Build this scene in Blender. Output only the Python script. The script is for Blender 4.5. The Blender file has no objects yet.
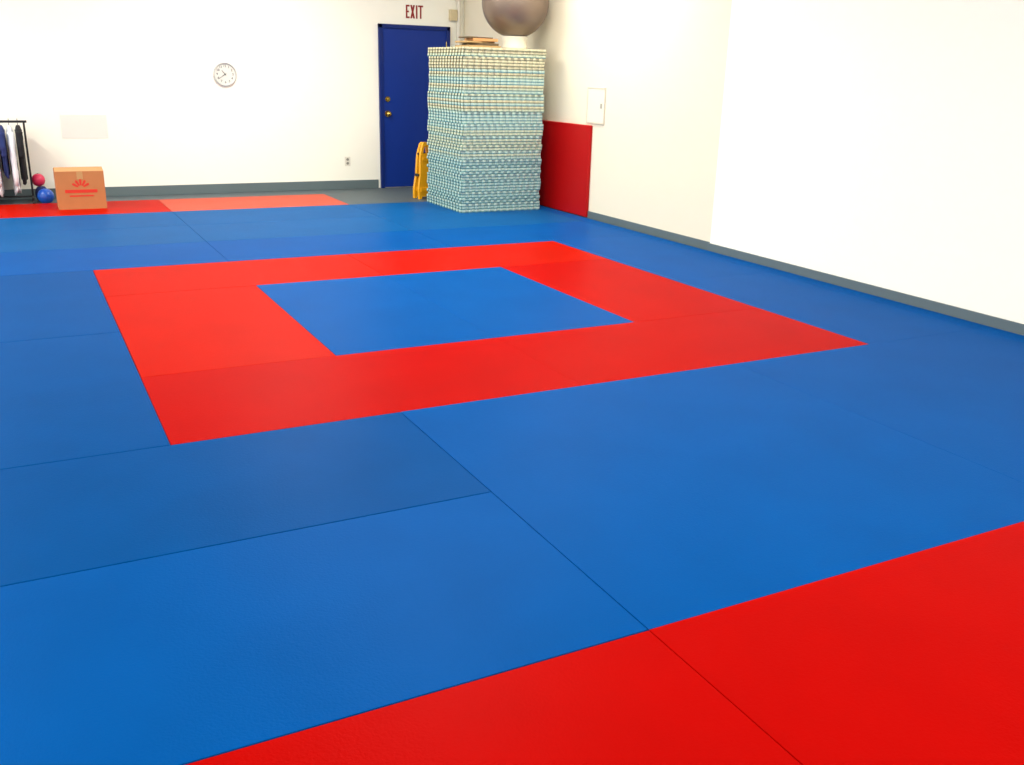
import bpy, bmesh, math, random
from mathutils import Vector, Matrix
random.seed(4)
scene = bpy.context.scene
COL = scene.collection
try:
    scene.view_settings.view_transform = 'Standard'
    scene.view_settings.look = 'None'
except Exception:
    pass

# ------------------------------------------------------------ materials
def srgb(r, g, b):
    def f(c):
        c /= 255.0
        return c / 12.92 if c <= 0.04045 else ((c + 0.055) / 1.055) ** 2.4
    return (f(r), f(g), f(b), 1.0)

def mat(name, col, rough=0.6, metal=0.0, var=0.06, nscale=6.0, bump=0.0, bscale=80.0, spec=0.5, col2=None, emit=None):
    m = bpy.data.materials.new(name)
    m.use_nodes = True
    nt = m.node_tree
    b = nt.nodes['Principled BSDF']
    b.inputs['Roughness'].default_value = rough
    b.inputs['Metallic'].default_value = metal
    b.inputs['Specular IOR Level'].default_value = spec
    tc = nt.nodes.new('ShaderNodeTexCoord')
    n = nt.nodes.new('ShaderNodeTexNoise')
    n.inputs['Scale'].default_value = nscale
    n.inputs['Detail'].default_value = 4
    nt.links.new(tc.outputs['Object'], n.inputs['Vector'])
    mx = nt.nodes.new('ShaderNodeMix')
    mx.data_type = 'RGBA'
    c2 = col2 if col2 else tuple(max(0, c * (1 - var)) for c in col[:3]) + (1,)
    c1 = col if col2 else tuple(min(1, c * (1 + var)) for c in col[:3]) + (1,)
    mx.inputs[6].default_value = c1
    mx.inputs[7].default_value = c2
    nt.links.new(n.outputs['Fac'], mx.inputs[0])
    nt.links.new(mx.outputs[2], b.inputs['Base Color'])
    if bump:
        n2 = nt.nodes.new('ShaderNodeTexNoise')
        n2.inputs['Scale'].default_value = bscale
        n2.inputs['Detail'].default_value = 2
        nt.links.new(tc.outputs['Object'], n2.inputs['Vector'])
        bp = nt.nodes.new('ShaderNodeBump')
        bp.inputs['Strength'].default_value = bump
        bp.inputs['Distance'].default_value = 0.003
        nt.links.new(n2.outputs['Fac'], bp.inputs['Height'])
        nt.links.new(bp.outputs['Normal'], b.inputs['Normal'])
    if emit:
        b.inputs['Emission Color'].default_value = col
        b.inputs['Emission Strength'].default_value = emit
    return m

M_wall = mat('wall_paint', srgb(250, 247, 234), 0.75, var=0.01, nscale=1.5, bump=0.15, bscale=60)
M_wallr = mat('wall_paint_shaded', srgb(234, 225, 202), 0.75, var=0.02, nscale=1.2, bump=0.15, bscale=60)  # darker cream puts the far right wall's shade into its colour
M_ceil = mat('ceiling_paint', srgb(240, 240, 236), 0.9, var=0.02)
M_base = mat('grey_baseboard_vinyl', srgb(92, 106, 110), 0.5, var=0.08, nscale=5)
M_floor = mat('grey_floor', srgb(78, 90, 96), 0.6, var=0.15, nscale=9, bump=0.3)
VB = dict(rough=0.42, nscale=2.2, bump=0.3, bscale=140, spec=0.012)
M_blue = mat('blue_vinyl', srgb(0, 76, 147), var=0.14, **VB)
M_blue2 = mat('darker_blue_vinyl', srgb(0, 70, 134), var=0.14, **VB)  # darker blue for the mats on the left
M_blue3 = mat('sheen_tinted_blue_vinyl', srgb(14, 82, 142), var=0.14, **VB)  # paler, greyer blue: grazing sheen of the back rows put into the colour
M_red = mat('red_vinyl', srgb(170, 3, 0), var=0.12, **VB)
M_red2 = mat('faded_red_vinyl', srgb(192, 84, 66), var=0.12, **VB)
M_red3 = mat('orange_red_vinyl', srgb(178, 18, 2), var=0.12, **VB)
M_doorb = mat('blue_door_paint', srgb(8, 46, 134), 0.4, var=0.06, nscale=2, spec=.3)
M_doorf = mat('blue_frame_paint', srgb(8, 36, 108), 0.4, var=0.06, nscale=2, spec=.3)
M_brass = mat('brass', srgb(205, 175, 95), 0.25, metal=1.0)
M_white = mat('white_plastic', srgb(238, 236, 228), 0.4, var=0.02)
M_offw = mat('offwhite_metal', srgb(226, 220, 206), 0.45, var=0.03)
M_black = mat('black_metal', srgb(22, 22, 26), 0.4)
M_redink = mat('red_sign_ink', srgb(140, 20, 12), 0.5, var=0.03)
M_ink = mat('black_ink', srgb(30, 30, 32), 0.6, var=0.02)
M_card = mat('cardboard', srgb(182, 116, 68), 0.85, var=0.08, nscale=10, bump=0.2)
M_cardd = mat('cardboard_flap', srgb(196, 142, 92), 0.85, var=0.08, nscale=10)
M_tape = mat('packing_tape', srgb(186, 140, 85), 0.3, var=0.03)
M_print = mat('box_print', srgb(206, 44, 16), 0.6, var=0.04)
M_yel = mat('yellow_plastic', srgb(232, 164, 10), 0.45, var=0.05)
M_ball = mat('bronze_grey_rubber', srgb(122, 104, 90), 0.42, metal=0.4, var=0.01, nscale=.5, spec=.8)
M_wood = mat('tan_wood', srgb(168, 136, 90), 0.7, var=0.2, nscale=14)
M_wood2 = mat('dark_wood', srgb(92, 74, 50), 0.7, var=0.2, nscale=14)
M_redpad = mat('red_wall_pad_vinyl', srgb(176, 8, 10), 0.45, var=0.06, nscale=3, spec=.2)
M_pink = mat('pink_rubber', srgb(216, 46, 86), 0.4)
M_bball = mat('blue_rubber', srgb(20, 80, 180), 0.35)
M_cwhite = mat('white_cotton', srgb(222, 226, 232), 0.9, var=0.05, nscale=8)
M_cblack = mat('black_cotton', srgb(20, 20, 26), 0.9, var=0.1, nscale=8)
M_cnavy = mat('navy_cotton', srgb(28, 44, 100), 0.9, var=0.1, nscale=8)
M_cgrey = mat('grey_cotton', srgb(110, 112, 122), 0.9, var=0.1, nscale=8)
M_cred = mat('red_cotton', srgb(168, 36, 40), 0.9, var=0.1, nscale=8)
M_notice = mat('notice_paper', srgb(226, 226, 218), 0.8, var=0.03)
M_diff = mat('added_light_diffuser', (1, .97, .9, 1), 0.5, emit=5.0)

# ------------------------------------------------------------ helpers
def add_box(bm, x0, x1, y0, y1, z0, z1, mi=0, bevel=0.0, seg=2):
    r = bmesh.ops.create_cube(bm, size=1.0)
    vs = r['verts']
    for v in vs:
        v.co = Vector((x0 + (v.co.x + .5) * (x1 - x0), y0 + (v.co.y + .5) * (y1 - y0), z0 + (v.co.z + .5) * (z1 - z0)))
    fs = {f for v in vs for f in v.link_faces}
    for f in fs:
        f.material_index = mi
    if bevel:
        es = list({e for v in vs for e in v.link_edges})
        bmesh.ops.bevel(bm, geom=es, offset=bevel, segments=seg, affect='EDGES', profile=0.5)

def add_cyl(bm, p0, p1, r0, r1=None, seg=16, mi=0):
    p0, p1 = Vector(p0), Vector(p1)
    r1 = r0 if r1 is None else r1
    d = p1 - p0
    res = bmesh.ops.create_cone(bm, cap_ends=True, segments=seg, radius1=r0, radius2=r1, depth=d.length)
    q = Vector((0, 0, 1)).rotation_difference(d.normalized()).to_matrix().to_4x4()
    M = Matrix.Translation((p0 + p1) / 2) @ q
    bmesh.ops.transform(bm, matrix=M, verts=res['verts'])
    for f in {f for v in res['verts'] for f in v.link_faces}:
        f.material_index = mi

def add_prism(bm, pts, y0, y1, mi=0):
    """polygon in XZ extruded along Y"""
    a = [bm.verts.new((p[0], y0, p[1])) for p in pts]
    b = [bm.verts.new((p[0], y1, p[1])) for p in pts]
    fs = [bm.faces.new(a), bm.faces.new(b[::-1])]
    n = len(pts)
    for i in range(n):
        fs.append(bm.faces.new((a[i], b[i], b[(i + 1) % n], a[(i + 1) % n])))
    for f in fs:
        f.material_index = mi

def finish(bm, name, mats, loc=(0, 0, 0), parent=None, smooth=False, **props):
    bmesh.ops.recalc_face_normals(bm, faces=bm.faces)
    me = bpy.data.meshes.new(name)
    bm.to_mesh(me)
    bm.free()
    for m in (mats if isinstance(mats, (list, tuple)) else [mats]):
        me.materials.append(m)
    if smooth:
        for p in me.polygons:
            p.use_smooth = True
    o = bpy.data.objects.new(name, me)
    o.location = loc
    COL.objects.link(o)
    if parent:
        o.parent = parent
    for k, v in props.items():
        o[k] = v
    return o

def empty(name, loc, **props):
    o = bpy.data.objects.new(name, None)
    o.empty_display_size = 0.1
    o.location = loc
    COL.objects.link(o)
    for k, v in props.items():
        o[k] = v
    return o

def simple_box(name, m, x0, x1, y0, y1, z0, z1, bevel=0.0, parent=None, **props):
    cx, cy = (x0 + x1) / 2, (y0 + y1) / 2
    bm = bmesh.new()
    add_box(bm, x0 - cx, x1 - cx, y0 - cy, y1 - cy, 0, z1 - z0, bevel=bevel)
    return finish(bm, name, m, (cx, cy, z0), parent, **props)

# ------------------------------------------------------------ dimensions
T = 0.025                 # mat thickness; mat tops at z=0, bare floor at z=-T
YB = 12.50                # back wall face
XR = 5.70                 # right wall face, far section
XN = 5.66                 # right wall face, near section
YJ = 6.87
CEIL = 3.3
XL = -5.0
YF = -2.5

simple_box('floor', M_floor, XL, XR + .3, YF, YB + .2, -T - .1, -T, kind='structure')
simple_box('wall_back', M_wall, XL, XR, YB, YB + .2, -T, CEIL, kind='structure')
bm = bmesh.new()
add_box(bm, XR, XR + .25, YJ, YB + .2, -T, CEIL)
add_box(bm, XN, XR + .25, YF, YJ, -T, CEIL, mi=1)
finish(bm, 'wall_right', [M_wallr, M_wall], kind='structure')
simple_box('ceiling', M_ceil, XL, XR + .25, YF, YB + .2, CEIL, CEIL + .1, kind='structure')
# baseboards
bm = bmesh.new()
add_box(bm, XL, 4.43, YB - .014, YB, -T, .09, bevel=.003)
add_box(bm, 5.50, XR, YB - .014, YB, -T, .09, bevel=.003)
finish(bm, 'baseboard_back', M_base, kind='structure')
bm = bmesh.new()
add_box(bm, XR - .012, XR, YJ, YB - .014, -T, .07, bevel=.003)
add_box(bm, XN - .012, XN, YF, YJ + .012, -T, .07, bevel=.003)
finish(bm, 'baseboard_right', M_base, kind='structure')

# door
DX0, DX1, DT = 4.46, 5.48, 2.095
door = simple_box('door_1', M_doorb, DX0 + .045, DX1 - .045, YB - .02, YB, -T + .01, DT - .045, bevel=.002, kind='structure')
bm = bmesh.new()
add_box(bm, DX0, DX0 + .05, YB - .045, YB, -T, DT, bevel=.003)
add_box(bm, DX1 - .05, DX1, YB - .045, YB, -T, DT, bevel=.003)
add_box(bm, DX0, DX1, YB - .045, YB, DT - .05, DT, bevel=.003)
finish(bm, 'trim_1', M_doorf, kind='structure')
def knob(z, name, big):
    bm = bmesh.new()
    add_cyl(bm, (0, 0, 0), (0, -.008, 0), .042 if big else .036, seg=24)
    if big:
        add_cyl(bm, (0, -.008, 0), (0, -.04, 0), .012, seg=16)
        s = bmesh.ops.create_uvsphere(bm, u_segments=20, v_segments=12, radius=.034)
        bmesh.ops.transform(bm, matrix=Matrix.Translation((0, -.055, 0)) @ Matrix.Diagonal((1, .75, 1, 1)), verts=s['verts'])
    else:
        add_cyl(bm, (0, -.008, 0), (0, -.022, 0), .026, .022, seg=20)
        add_box(bm, -.004, .004, -.036, -.022, -.014, .014, bevel=.002)
    o = finish(bm, name, M_brass, (DX0 + .115 - door.location.x, YB - .02 - door.location.y, z - door.location.z), door, smooth=False, label='brass ' + name.replace('_', ' '))
knob(.96, 'door_knob', True)
knob(1.15, 'deadbolt', False)
for z in (.25, 1.05, 1.85):
    bm = bmesh.new()
    add_cyl(bm, (0, 0, -.045), (0, 0, .045), .007, seg=10)
    finish(bm, 'hinge', M_brass, (DX1 - .05 - door.location.x, YB - .027 - door.location.y, T + z), door)

# ------------------------------------------------------------ tatami mats
xs = {k: .452 + 1.007 * k for k in range(-6, 6)}
xs[1] = 1.472
xs[0] = .446
xs[4] = 4.525
MM = {'b': M_blue, 'r': M_red, 'd': M_blue2, 'f': M_blue3, 's': M_red2, 'o': M_red3}
CN = {'b': 'blue', 'r': 'red', 'd': 'darker blue', 'f': 'sheen-tinted blue', 's': 'faded salmon-red', 'o': 'orange-red'}
def tatami(x0, x1, y0, y1, colour, flush=False):
    g = .0018 if not flush else .0004
    cx, cy = (x0 + x1) / 2, (y0 + y1) / 2
    hx, hy = (x1 - x0) / 2 - g, (y1 - y0) / 2 - g
    bm = bmesh.new()
    add_box(bm, -hx, hx, -hy, hy, 0, T, bevel=.003 if not flush else .001, seg=2)
    return finish(bm, 'tatami_mat', MM[colour], (cx, cy, -T),
                  label=CN[colour] + ' vinyl judo mat laid flat on the gym floor',
                  category='floor mat', group='judo mats covering the floor')
XE = XN - .014
X = xs
rows = [
    (-.1, .9, [(-3, -1), (-1, 1), (1, 3), (3, 5)], 'r', 0),
    (.9, 1.9, [(-3, -1), (-1, 1)], 'r', 0),
    (.9, 1.9, [(1, 3), (3, 5)], 'r', 1),
    (1.9, 2.935, [(-3, -1), (-1, 1)], 'b', 0),
    (2.935, 3.905, [(-3, -1), (-1, 1)], 'd', 0),
    (1.9, 3.905, [(1, 3), (3, 5)], 'b', 1),
    (3.905, 5.86, [(-3, -2), (-2, -1), (-1, 0)], 'd', 0),
    (5.86, 7.81, [(-3, -2), (-2, -1), (-1, 0)], 'd', 0),
    (3.905, 5.86, [(4, 5)], 'b', 1),
    (5.86, 7.81, [(4, 5)], 'b', 1),
    (3.905, 4.90, [(0, 2), (2, 4)], 'r', 1),
    (6.845, 7.81, [(0, 2), (2, 4)], 'o', 0),
    (4.90, 6.845, [(0, 1)], 'o', 0),
    (4.90, 6.845, [(3, 4)], 'r', 0),
    (4.90, 6.845, [(1, 2), (2, 3)], 'b', 1),
    (7.81, 8.81, [(-3, -1), (-1, 1), (1, 3), (3, 5)], 'b', 0),
    (8.81, 9.81, [(-3, -1), (-1, 1), (1, 3), (3, 5)], 'f', 0),
    (9.81, 10.82, [(-3, -1), (-1, 1), (1, 3), (3, 5)], 'f', 0),
    (10.82, 11.86, [(-3, -1), (-1, 1)], 'o', 0),
    (10.82, 11.86, [(1, 3)], 's', 0),
]
for y0, y1, cols, c, fl in rows:
    for a, b in cols:
        tatami(X[a], X[b], y0, y1, c, fl)
for y0, y1 in [(-.1, 1.9), (1.9, 3.905), (3.905, 5.86), (5.86, 7.81), (7.81, 9.81), (9.81, 10.82)]:
    tatami(X[5], XE, y0, y1, 'r' if y1 < 2 else 'b', 1)

# ------------------------------------------------------------ stack of puzzle mats
SX, SY, SW, PITCH, N = 4.955, 10.29, 1.03, .0324, 55
TH = .0318
def puzzle_mesh(name, mats, phase):
    h = SW / 2
    d = .017
    n = 25
    step = (SW - 2 * d) / n
    def side():
        out = []
        for i in range(n):
            t0 = -h + d + i * step
            if (i + phase) % 2 == 0:
                out += [(t0 + .007, -d), (t0 + .000, -.003), (t0 + step * .3, 0), (t0 + step * .7, 0), (t0 + step - .000, -.003), (t0 + step - .007, -d)]
            else:
                out += [(t0 + step * .5, -d - .001)]
        return out
    pts = []
    for k in range(4):
        a = k * math.pi / 2
        for t, o in side():
            x, y = t, -h - o
            pts.append((x * math.cos(a) - y * math.sin(a), x * math.sin(a) + y * math.cos(a)))
        x, y = h - d * 1.0, -h + d * 1.0
        pts.append((x * math.cos(a) - y * math.sin(a), x * math.sin(a) + y * math.cos(a)))
    bm = bmesh.new()
    zs = [0, .012, TH]
    rings = [[bm.verts.new((p[0], p[1], z)) for p in pts] for z in zs]
    L = len(pts)
    bm.faces.new(rings[0][::-1]).material_index = 0
    bm.faces.new(rings[2]).material_index = 1
    for j in range(2):
        for i in range(L):
            f = bm.faces.new((rings[j][i], rings[j][(i + 1) % L], rings[j + 1][(i + 1) % L], rings[j + 1][i]))
            f.material_index = j
    bmesh.ops.recalc_face_normals(bm, faces=bm.faces)
    me = bpy.data.meshes.new(name)
    bm.to_mesh(me); bm.free()
    for m in mats:
        me.materials.append(m)
    return me
pal = {
    'cyan': ((98, 142, 150), (182, 204, 194)),
    'teal': ((84, 132, 142), (168, 196, 190)),
    'olive': ((128, 132, 112), (208, 202, 170)),
    'sea': ((110, 140, 138), (196, 204, 180)),
}
pm = {}
for k, (a, b) in pal.items():
    ma = mat('foam_' + k, srgb(*a), 0.9, var=.12, nscale=30, spec=.2)
    mb = mat('foam_light_' + k, srgb(*b), 0.9, var=.06, nscale=30, spec=.2)
    for ph in (0, 1):
        pm[k, ph] = puzzle_mesh('puzzle_mat', [ma, mb], ph)
ph = 0
for i in range(N):
    f = i / N
    if f > .86: k = random.choice(['olive', 'olive', 'sea'])
    elif f > .6: k = random.choice(['olive', 'sea', 'sea', 'cyan'])
    elif f > .3: k = random.choice(['sea', 'cyan', 'cyan'])
    else: k = random.choice(['teal', 'cyan', 'teal', 'sea'])
    if random.random() < .22:
        ph = 1 - ph
    o = bpy.data.objects.new('puzzle_mat', pm[k, ph])
    lean = .008 * math.sin(i * .19)
    o.location = (SX + .02 * f + lean * .5 + random.uniform(-.004, .004), SY + lean + random.uniform(-.004, .004), .0005 + i * PITCH)
    o.rotation_euler = (0, 0, random.uniform(-.004, .004))
    COL.objects.link(o)
    o['label'] = 'pale %s foam puzzle mat with toothed edges in a tall stack' % ('yellowish' if k == 'olive' else 'grey-green')
    o['category'] = 'foam mat'
    o['group'] = 'foam puzzle mats stacked by the door'
ST = (N - 1) * PITCH + TH + .001

# things on the stack
bm = bmesh.new()
prof = [(.125, 0), (.145, 0), (.15, .02), (.135, .09), (.15, .125), (.15, .14), (.12, .14), (.12, .125), (.115, .05), (.11, .01)]
seg = 36
rings = [[bm.verts.new((r * math.cos(2 * math.pi * j / seg), r * math.sin(2 * math.pi * j / seg), z)) for j in range(seg)] for r, z in prof]
for a in range(len(prof)):
    b = (a + 1) % len(prof)
    for j in range(seg):
        bm.faces.new((rings[a][j], rings[a][(j + 1) % seg], rings[b][(j + 1) % seg], rings[b][j]))
BX, BY = 5.27, 10.16
finish(bm, 'ball_stand', M_offw, (BX, BY, ST), smooth=True, label='cream plastic ring holding up a large exercise ball', category='ball stand')
R = .38
bm = bmesh.new()
nv, nu = 96, 64
rr = []
for i in range(1, nv):
    th = math.pi * i / nv
    r = R * (1 + .0003 * math.cos(th * 44) * (1 if .5 < th < math.pi - .5 else 0))
    rr.append([bm.verts.new((r * math.sin(th) * math.cos(2 * math.pi * j / nu), r * math.sin(th) * math.sin(2 * math.pi * j / nu), r * math.cos(th))) for j in range(nu)])
tp, bt = bm.verts.new((0, 0, R)), bm.verts.new((0, 0, -R))
for j in range(nu):
    bm.faces.new((tp, rr[0][j], rr[0][(j + 1) % nu]))
    bm.faces.new((bt, rr[-1][(j + 1) % nu], rr[-1][j]))
    for i in range(len(rr) - 1):
        bm.faces.new((rr[i][j], rr[i + 1][j], rr[i + 1][(j + 1) % nu], rr[i][(j + 1) % nu]))
BZ = ST + .14 + math.sqrt(R * R - .13 * .13) + .002
ball = finish(bm, 'exercise_ball', M_ball, (BX, BY, BZ), smooth=True, label='large shiny bronze-grey exercise ball on top of the stacked mats', category='exercise ball')
ball.rotation_euler = (.5, .3, 0)
bm = bmesh.new()
add_cyl(bm, (0, 0, -.004), (0, 0, .006), .014, .012, seg=20)
finish(bm, 'valve_plug', M_white, (0, 0, R), ball, label='white valve plug')
z = ST
for i, (dx, dy, w, d, h, m, rot) in enumerate([(0, 0, .40, .34, .022, M_wood, .05), (.03, .01, .36, .28, .026, M_wood2, -.18), (-.04, 0, .38, .24, .018, M_wood, .2), (.04, 0, .30, .26, .030, M_cardd, -.05), (-.02, .02, .34, .20, .016, M_wood2, .25)]):
    bm = bmesh.new()
    add_box(bm, -w / 2, w / 2, -d / 2, d / 2, 0, h, bevel=.004)
    o = finish(bm, 'wooden_board', m, (4.79 + dx, 10.12 + dy, z), label=('dark brown' if m is M_wood2 else 'tan') + ' wooden board in a small pile on the stack', category='board', group='boards piled on the stack')
    o.rotation_euler = (0, 0, rot)
    z += h + .0004

# ------------------------------------------------------------ right wall items
pad = simple_box('wall_pad', M_redpad, XR - .04, XR, 9.07, 11.05, .0, 1.0, bevel=.008, label='red vinyl crash pad fixed upright against the white wall', category='wall pad')
pn = empty('electrical_panel', (XR, 9.02, 1.02), label='off-white metal electrical panel box mounted on the wall', category='electrical panel')
M_pnl = mat('panel_paint', srgb(232, 226, 208), 0.6, var=0.01, spec=.3)
M_pnf = mat('panel_frame_paint', srgb(212, 204, 184), 0.6, var=0.01, spec=.3)
bm = bmesh.new()
add_box(bm, -.014, 0, -.18, -.165, 0, .38, bevel=.002)
add_box(bm, -.014, 0, .165, .18, 0, .38, bevel=.002)
add_box(bm, -.014, 0, -.165, .165, 0, .015, bevel=.002)
add_box(bm, -.014, 0, -.165, .165, .365, .38, bevel=.002)
finish(bm, 'panel_frame', M_pnf, parent=pn)
bm = bmesh.new()
add_box(bm, -.011, 0, -.164, .164, .016, .364, bevel=.002)
finish(bm, 'panel_door', M_pnl, parent=pn)
bm = bmesh.new()
add_box(bm, -.017, -.0115, -.13, -.10, .165, .215, bevel=.002)
finish(bm, 'latch', mat('latch_grey', srgb(170, 164, 150)), parent=pn)

# ------------------------------------------------------------ back wall items
ex = simple_box('exit_sign', M_wall, 4.98 - .17, 4.98 + .17, YB - .002, YB, 2.16, 2.36, label='white sign with red capital letters above the blue door', category='exit sign')
def letter(fn):
    bm = bmesh.new()
    fn(bm)
    finish(bm, 'letter', M_redink, (0.01, -.0015, .02), ex, label='red painted capital letter')
LH, LW, S = .165, .052, .021
def bx(bm, x0, x1, z0, z1):
    add_box(bm, x0, x1, -.003, 0, z0, z1)
def lE(bm):
    x = -.135
    bx(bm, x, x + S, 0, LH); bx(bm, x + S, x + LW, LH - S, LH); bx(bm, x + S, x + LW, 0, S); bx(bm, x + S, x + LW - .01, LH / 2 - S / 2, LH / 2 + S / 2)
def lX(bm):
    x = -.073
    add_prism(bm, [(x, 0), (x + .024, 0), (x + .066, LH), (x + .042, LH)], -.003, 0)
    add_prism(bm, [(x + .042, 0), (x + .066, 0), (x + .024, LH), (x, LH)], -.0031, -.0001)
def lI(bm):
    bx(bm, .008, .008 + S, 0, LH)
def lT(bm):
    x = .040
    bx(bm, x, x + .07, LH - S, LH); bx(bm, x + .035 - S / 2, x + .035 + S / 2, 0, LH - S)
for fn in (lE, lX, lI, lT):
    letter(fn)

def text_mesh(bm, body, size, x, z, y):
    cu = bpy.data.curves.new('t', 'FONT')
    cu.body = body; cu.size = size; cu.align_x = 'CENTER'; cu.align_y = 'CENTER'; cu.extrude = .0008; cu.offset = size * .02
    ob = bpy.data.objects.new('t', cu)
    COL.objects.link(ob)
    bpy.context.view_layer.update()
    dg = bpy.context.evaluated_depsgraph_get()
    me = bpy.data.meshes.new_from_object(ob.evaluated_get(dg))
    me.transform(Matrix.Translation((x, y, z)) @ Matrix.Rotation(math.pi / 2, 4, 'X'))
    bm.from_mesh(me)
    bpy.data.objects.remove(ob); bpy.data.meshes.remove(me); bpy.data.curves.remove(cu)

ck = empty('wall_clock', (2.46, YB, 1.42), label='round white wall clock with black numerals and thin grey rim', category='clock')
bm = bmesh.new()
prof = [(.138, 0), (.14, -.03), (.134, -.04), (.126, -.036), (.125, -.02)]
seg = 48
rings = [[bm.verts.new((r * math.cos(2 * math.pi * j / seg), y, r * math.sin(2 * math.pi * j / seg))) for j in range(seg)] for r, y in prof]
for a in range(len(prof) - 1):
    for j in range(seg):
        bm.faces.new((rings[a][j], rings[a][(j + 1) % seg], rings[a + 1][(j + 1) % seg], rings[a + 1][j]))
finish(bm, 'clock_rim', mat('clock_rim_grey', srgb(194, 194, 190), .5), parent=ck, smooth=True)
bm = bmesh.new()
add_cyl(bm, (0, 0, 0), (0, -.02, 0), .126, seg=48)
finish(bm, 'clock_face', mat('clock_face_paper', srgb(222, 220, 212), .7), parent=ck)
M_num = mat('numeral_ink', srgb(96, 96, 98))
for n in range(1, 13):
    bm = bmesh.new()
    a = math.radians(90 - n * 30)
    text_mesh(bm, str(n), .038, .095 * math.cos(a), .095 * math.sin(a), -.0212)
    finish(bm, 'numeral', M_num, parent=ck, label='black hour numeral')
for ang, L, w in ((math.radians(90 - 320), .06, .005), (math.radians(90 - 235), .09, .004)):
    bm = bmesh.new()
    d = Vector((math.cos(ang), 0, math.sin(ang))); n = Vector((-d.z, 0, d.x)) * w
    p = [(-d * .015 - n), (-d * .015 + n), (d * L + n * .5), (d * L - n * .5)]
    add_prism(bm, [(v.x, v.z) for v in p], -.026, -.0215)
    finish(bm, 'clock_hand', M_num, parent=ck)

# outlet
ol = simple_box('wall_outlet', M_offw, 4.0 - .038, 4.0 + .038, YB - .006, YB, .28, .40, bevel=.002, label='small cream double power outlet on the white wall', category='power outlet')
M_sock = mat('socket_grey', srgb(140, 135, 125))
for dz in (.035, .085):
    bm = bmesh.new()
    add_cyl(bm, (0, 0, 0), (0, -.003, 0), .018, seg=20)
    for sx in (-.006, .006):
        add_box(bm, sx - .0015, sx + .0015, -.0034, -.001, -.005, .006, mi=1)
    finish(bm, 'socket', [M_sock, M_ink], (0, -.003, dz), ol)

# white notice on the wall
bm = bmesh.new()
add_box(bm, -.25, .25, -.003, 0, 0, .27, bevel=.001)
finish(bm, 'paper_notice', M_notice, (.80, YB, .66), label='blank white paper sheet taped to the white wall', category='paper sheet')

# pipe in the corner
pp = empty('wall_conduit', (5.60, YB - .05, -T), label='cream vertical pipe with brackets and a junction box in the corner', category='pipe')
bm = bmesh.new()
add_cyl(bm, (0, 0, 0), (0, 0, CEIL + T), .028, seg=20)
finish(bm, 'pipe', M_offw, parent=pp, smooth=False)
for zz in (.6, 1.6, 2.45):
    bm = bmesh.new()
    add_box(bm, -.045, .045, -.034, .05, zz, zz + .03, bevel=.004)
    finish(bm, 'pipe_bracket', M_offw, parent=pp)
bm = bmesh.new()
add_box(bm, -.13, -.03, -.03, .05, 2.2, 2.34, bevel=.006)
finish(bm, 'junction_box', mat('tan_box', srgb(206, 190, 152)), parent=pp)

# ------------------------------------------------------------ yellow floor sign
ws = empty('wet_floor_sign', (4.63, 11.32, -T), label='amber-yellow plastic folding floor sign standing behind the stacked mats', category='floor sign')
ws.rotation_euler = (0, 0, .18)
def panel(y_bot, y_top, name):
    bm = bmesh.new()
    H = .70
    out = [(-.125, 0), (-.09, 0), (-.08, .03), (.08, .03), (.09, 0), (.125, 0), (.128, .12), (.10, .30), (.092, .50), (.085, .56), (-.085, .56), (-.092, .50), (-.10, .30), (-.128, .12)]
    add_prism(bm, out, -.02, .02)
    add_prism(bm, [(-.085, .56), (-.05, .56), (-.03, .645), (-.05, .675)], -.02, .02)
    add_prism(bm, [(.05, .56), (.085, .56), (.05, .675), (.03, .645)], -.02, .02)
    add_prism(bm, [(-.03, .645), (.03, .645), (.05, .675), (.03, .695), (-.03, .695), (-.05, .675)], -.02, .02)
    add_box(bm, -.07, .07, -.028, -.02, .47, .51, bevel=.003)
    add_box(bm, -.105, .105, -.032, -.02, .09, .14, bevel=.003)
    for v in bm.verts:
        v.co.y += y_bot + (y_top - y_bot) * v.co.z / H
    return finish(bm, name, M_yel, parent=ws)
panel(-.06, -.025, 'front_panel')
panel(.06, .025, 'back_panel')
bm = bmesh.new()
add_cyl(bm, (-.10, 0, .555), (.10, 0, .555), .012, seg=14)
finish(bm, 'hinge_pin', M_ink, parent=ws, label='dark hinge pin')
bm = bmesh.new()
add_box(bm, -.118, -.10, -.04, .04, .28, .31, bevel=.002)
finish(bm, 'side_latch', M_ink, parent=ws, label='dark side latch')

# ------------------------------------------------------------ cardboard box
cb = empty('cardboard_box', (.62, 11.44, 0), label='brown cardboard box with orange-red printing standing on red mats', category='cardboard box')
bm = bmesh.new()
w, d, h, t = .24, .17, .40, .006
add_box(bm, -w, w, -d, -d + t, 0, h)
add_box(bm, -w, w, d - t, d, 0, h)
add_box(bm, -w, -w + t, -d + t, d - t, 0, h)
add_box(bm, w - t, w, -d + t, d - t, 0, h)
add_box(bm, -w + t, w - t, -d + t, d - t, 0, t)
finish(bm, 'box_body', M_card, parent=cb)
for nm, pts in (('box_flap', [(-w, -d, h), (w, -d, h), (w, -.004, h + .028), (-w, -.004, h + .028)]),
                ('box_flap', [(-w, d, h), (w, d, h), (w, .004, h + .028), (-w, .004, h + .028)])):
    bm = bmesh.new()
    lo = [bm.verts.new(p) for p in pts]
    up = [bm.verts.new((p[0], p[1], p[2] + .005)) for p in pts]
    bm.faces.new(lo); bm.faces.new(up)
    for i in range(4):
        bm.faces.new((lo[i], lo[(i + 1) % 4], up[(i + 1) % 4], up[i]))
    finish(bm, nm, M_cardd, parent=cb)
bm = bmesh.new()
add_box(bm, -.03, .03, -d - .001, -d, h - .08, h)
finish(bm, 'packing_tape', M_tape, parent=cb)
bm = bmesh.new()
yy0, yy1 = -d - .0015, -d
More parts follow.
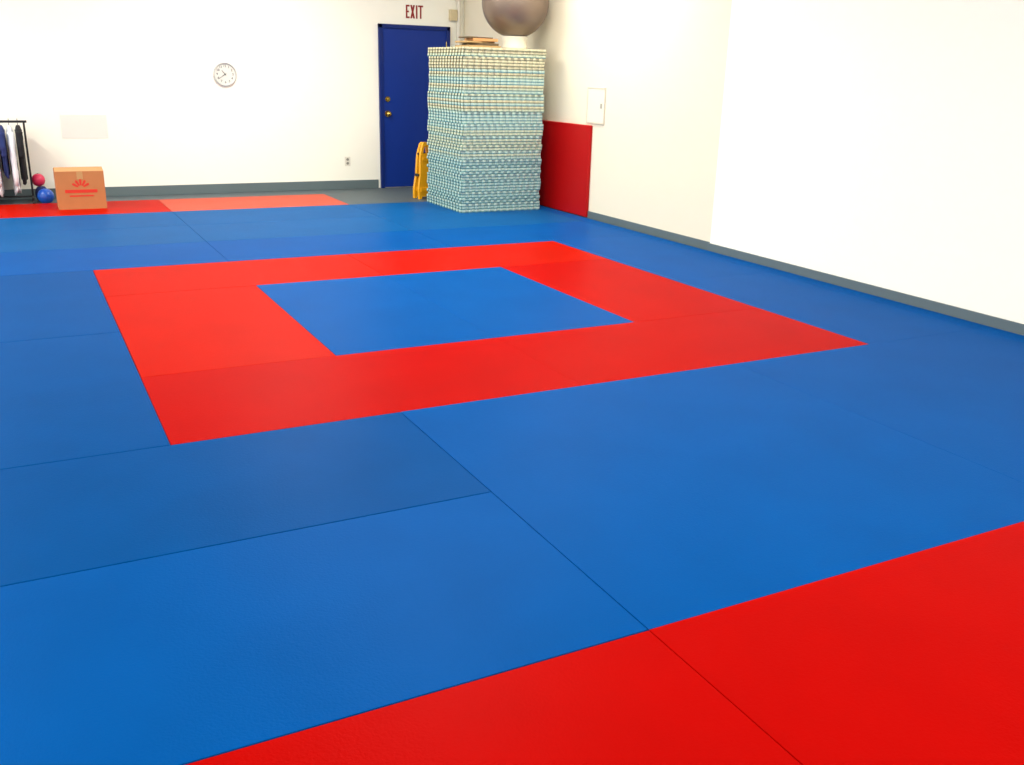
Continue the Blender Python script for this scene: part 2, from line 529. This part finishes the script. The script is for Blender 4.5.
for a in range(5):
    an = math.radians(30 + a * 30)
    c, s = math.cos(an), math.sin(an)
    add_prism(bm, [(c * .03 - s * .008, .225 + s * .03 + c * .008), (c * .03 + s * .008, .225 + s * .03 - c * .008), (c * .085 + s * .013, .225 + s * .085 - c * .013), (c * .1, .225 + s * .1), (c * .085 - s * .013, .225 + s * .085 + c * .013)], yy0, yy1)
add_box(bm, -.16, .16, yy0, yy1, .175, .21)
add_box(bm, -.12, .12, yy0, yy1, .135, .15)
finish(bm, 'printed_emblem', M_print, parent=cb, label='orange-red printed sunburst emblem')

# ------------------------------------------------------------ garment rack
RX0, RX1, RY, RZ, RF = -1.35, .16, 12.17, .87, -T
rk = empty('garment_rack', ((RX0 + RX1) / 2, RY, RF), label='low black metal garment rail on castors full of clothes', category='clothes rack')
ox = (RX0 + RX1) / 2
bm = bmesh.new()
for xx in (RX0 - ox, RX1 - ox):
    add_cyl(bm, (xx, 0, .06), (xx, 0, RZ - RF), .011)
    add_cyl(bm, (xx, -.2, .07), (xx, .2, .07), .011)
add_cyl(bm, (RX0 - ox, 0, .07), (RX1 - ox, 0, .07), .010)
add_cyl(bm, (RX0 - ox - .03, 0, RZ - RF), (RX1 - ox + .03, 0, RZ - RF), .013)
finish(bm, 'rack_frame', M_black, parent=rk)
for xx in (RX0 - ox, RX1 - ox):
    for yy in (-.19, .19):
        bm = bmesh.new()
        add_cyl(bm, (-.012, 0, .027), (.012, 0, .027), .027, seg=20)
        add_cyl(bm, (0, 0, .03), (0, 0, .065), .006)
        finish(bm, 'castor', M_black, (xx, yy, 0), rk)

def garment(x, m, length, lab, cat, name, wid=.2, thick=.036, sleeve=.72, accent=None):
    g = empty(name, (x, RY, RZ), label=lab, category=cat, group='clothes hanging on the rack')
    bm = bmesh.new()
    seg, lv = 48, 22
    rings = []
    ph = random.uniform(0, 6)
    for i in range(lv):
        f = i / (lv - 1)
        zz = -.040 - f * length
        sh = min(1, (f / .14)) ** .5 if f < .14 else 1
        ww = .045 + (wid - .045) * sh + .03 * f + .012 * math.sin(f * 9 + ph)
        tt = thick * (.5 + .5 * sh)
        ring = []
        for j in range(seg):
            a = 2 * math.pi * j / seg
            k = .94 + .12 * f * math.sin(7 * a + ph + f * 2.5) + .07 * math.sin(11 * a + ph * 2 + f * 4)
            ring.append(bm.verts.new((tt * k * math.cos(a), ww * (1 + (k - 1) * .5) * math.sin(a), zz + .035 * math.sin(2 * a + ph) * f)))
        rings.append(ring)
    for i in range(lv - 1):
        for j in range(seg):
            f = bm.faces.new((rings[i][j], rings[i][(j + 1) % seg], rings[i + 1][(j + 1) % seg], rings[i + 1][j]))
            if accent and 10 <= i <= 13:
                f.material_index = 1
    bm.faces.new(rings[0]); bm.faces.new(rings[-1][::-1])
    for s in (-1, 1):
        prev = None
        for i in range(11):
            f = i / 10
            cy = s * (wid * .88 + .05 * math.sin(f * 2.2) + .008 * math.sin(f * 12 + ph))
            cz = -.10 - f * length * sleeve
            r = .045 * (1 - .3 * f) * (1 + .1 * math.sin(i * 2.1 + ph))
            ring = [bm.verts.new((min(.04, max(-.04, r * .8 * math.cos(2 * math.pi * j / 14) * (1 + .08 * math.sin(3 * j + i)))), cy + r * math.sin(2 * math.pi * j / 14), cz)) for j in range(14)]
            if prev:
                for j in range(14):
                    bm.faces.new((prev[j], prev[(j + 1) % 14], ring[(j + 1) % 14], ring[j]))
            else:
                bm.faces.new(ring)
            prev = ring
        bm.faces.new(prev[::-1])
    finish(bm, 'cloth', [m, accent or m], parent=g, smooth=True)
    bm = bmesh.new()
    pts = [(0, -.02, .0), (0, -.018, .022), (0, 0, .03), (0, .018, .022), (0, .02, 0), (0, .012, -.02), (0, 0, -.035), (0, 0, -.07)]
    for a, b in zip(pts, pts[1:]):
        add_cyl(bm, a, b, .003, seg=8)
    finish(bm, 'hanger_hook', M_black, parent=g)
items = [(M_cblack, .60, 'black', .21, .45, None), (M_cwhite, .72, 'white', .23, .8, M_cnavy), (M_cnavy, .52, 'navy blue', .27, .5, None), (M_cwhite, .72, 'white', .25, .8, M_cblack), (M_cred, .58, 'red', .24, .5, None), (M_cwhite, .7, 'white', .2, .7, None),
         (M_cnavy, .70, 'navy blue', .2, .7, None), (M_cgrey, .64, 'grey', .2, .7, None), (M_cblack, .7, 'black', .2, .7, None), (M_cnavy, .68, 'navy blue', .2, .7, None), (M_cwhite, .7, 'white', .2, .7, None)]
x = .098
for i, (m, L, c, wd, sl, ac) in enumerate(items):
    garment(x, m, L, '%s cotton jacket hanging on the black rail' % c, 'jacket', 'hanging_jacket', wid=wd, thick=.036, sleeve=sl, accent=ac)
    x -= .087

def sball(name, x, y, z, r, m, lab):
    bm = bmesh.new()
    bmesh.ops.create_uvsphere(bm, u_segments=32, v_segments=20, radius=r)
    o = finish(bm, name, m, (x, y, z), smooth=True, label=lab, category='ball')
    bm = bmesh.new()
    add_cyl(bm, (0, 0, r * .985), (0, 0, r * 1.02), .008, seg=12)
    finish(bm, 'valve', M_ink, parent=o)
sball('toy_ball', .285, 11.99, -T + .088, .087, M_bball, 'small blue rubber ball beside the clothes rack')
sball('toy_ball', .235, 12.24, -T + .2445, .072, M_pink, 'small pink rubber ball resting on a dark bag')
bm = bmesh.new()
s = bmesh.ops.create_uvsphere(bm, u_segments=32, v_segments=20, radius=1)
for v in bm.verts:
    v.co = Vector((v.co.x * .07, v.co.y * .11, max(-.085, min(.085, v.co.z * .10)) + .085))
bg = finish(bm, 'duffel_bag', M_cnavy, (.255, 12.24, -T), smooth=True, label='small dark navy cloth bag against the wall', category='bag')

# ------------------------------------------------------------ unseen ceiling fixtures and lamps, added for brightness
for lx, ly, en in ((-2.2, 2.2, 70), (-2.2, 6.2, 120), (-2.2, 10.2, 130), (2.6, 2.2, 70), (2.6, 6.2, 110), (2.6, 10.2, 105), (4.9, 8.6, 50)):  # invented light sources out of view; the last one brightens the far right corner
    fx = empty('added_ceiling_light', (lx, ly, CEIL), label='unseen white rectangular ceiling light fixture added to brighten the room', category='ceiling light', group='added ceiling lights')
    bm = bmesh.new()
    add_box(bm, -.32, .32, -.62, .62, -.06, 0, bevel=.01)
    finish(bm, 'added_light_housing', M_white, parent=fx)
    bm = bmesh.new()
    add_box(bm, -.28, .28, -.58, .58, -.07, -.0605, bevel=.003)
    finish(bm, 'added_light_diffuser', M_diff, parent=fx)
    ld = bpy.data.lights.new('fill_lamp', 'AREA')
    ld.shape = 'RECTANGLE'; ld.size = .56; ld.size_y = 1.16
    ld.energy = en; ld.color = (1, .985, .85)
    lo = bpy.data.objects.new('fill_lamp', ld)
    lo.location = (lx, ly, CEIL - .08)
    COL.objects.link(lo)

w = bpy.data.worlds.new('World')
scene.world = w
w.use_nodes = True
bgn = w.node_tree.nodes['Background']
bgn.inputs['Color'].default_value = (0.96, 1.0, 0.95, 1)
bgn.inputs['Strength'].default_value = 2.1

# ------------------------------------------------------------ camera
cam = bpy.data.cameras.new('camera')
co = bpy.data.objects.new('camera', cam)
COL.objects.link(co)
right = Vector((.8893, -.4594, .0255)).normalized()
back = Vector((-.4411, -.8402, .3120))
back = (back - right * back.dot(right)).normalized()
up = back.cross(right).normalized()
R3 = Matrix((right, up, back)).transposed()
co.matrix_world = Matrix.Translation((0, 0, 1.52)) @ R3.to_4x4()
cam.sensor_width = 36
cam.lens = 940 / 1024 * 36
cam.clip_start = .05
scene.camera = co
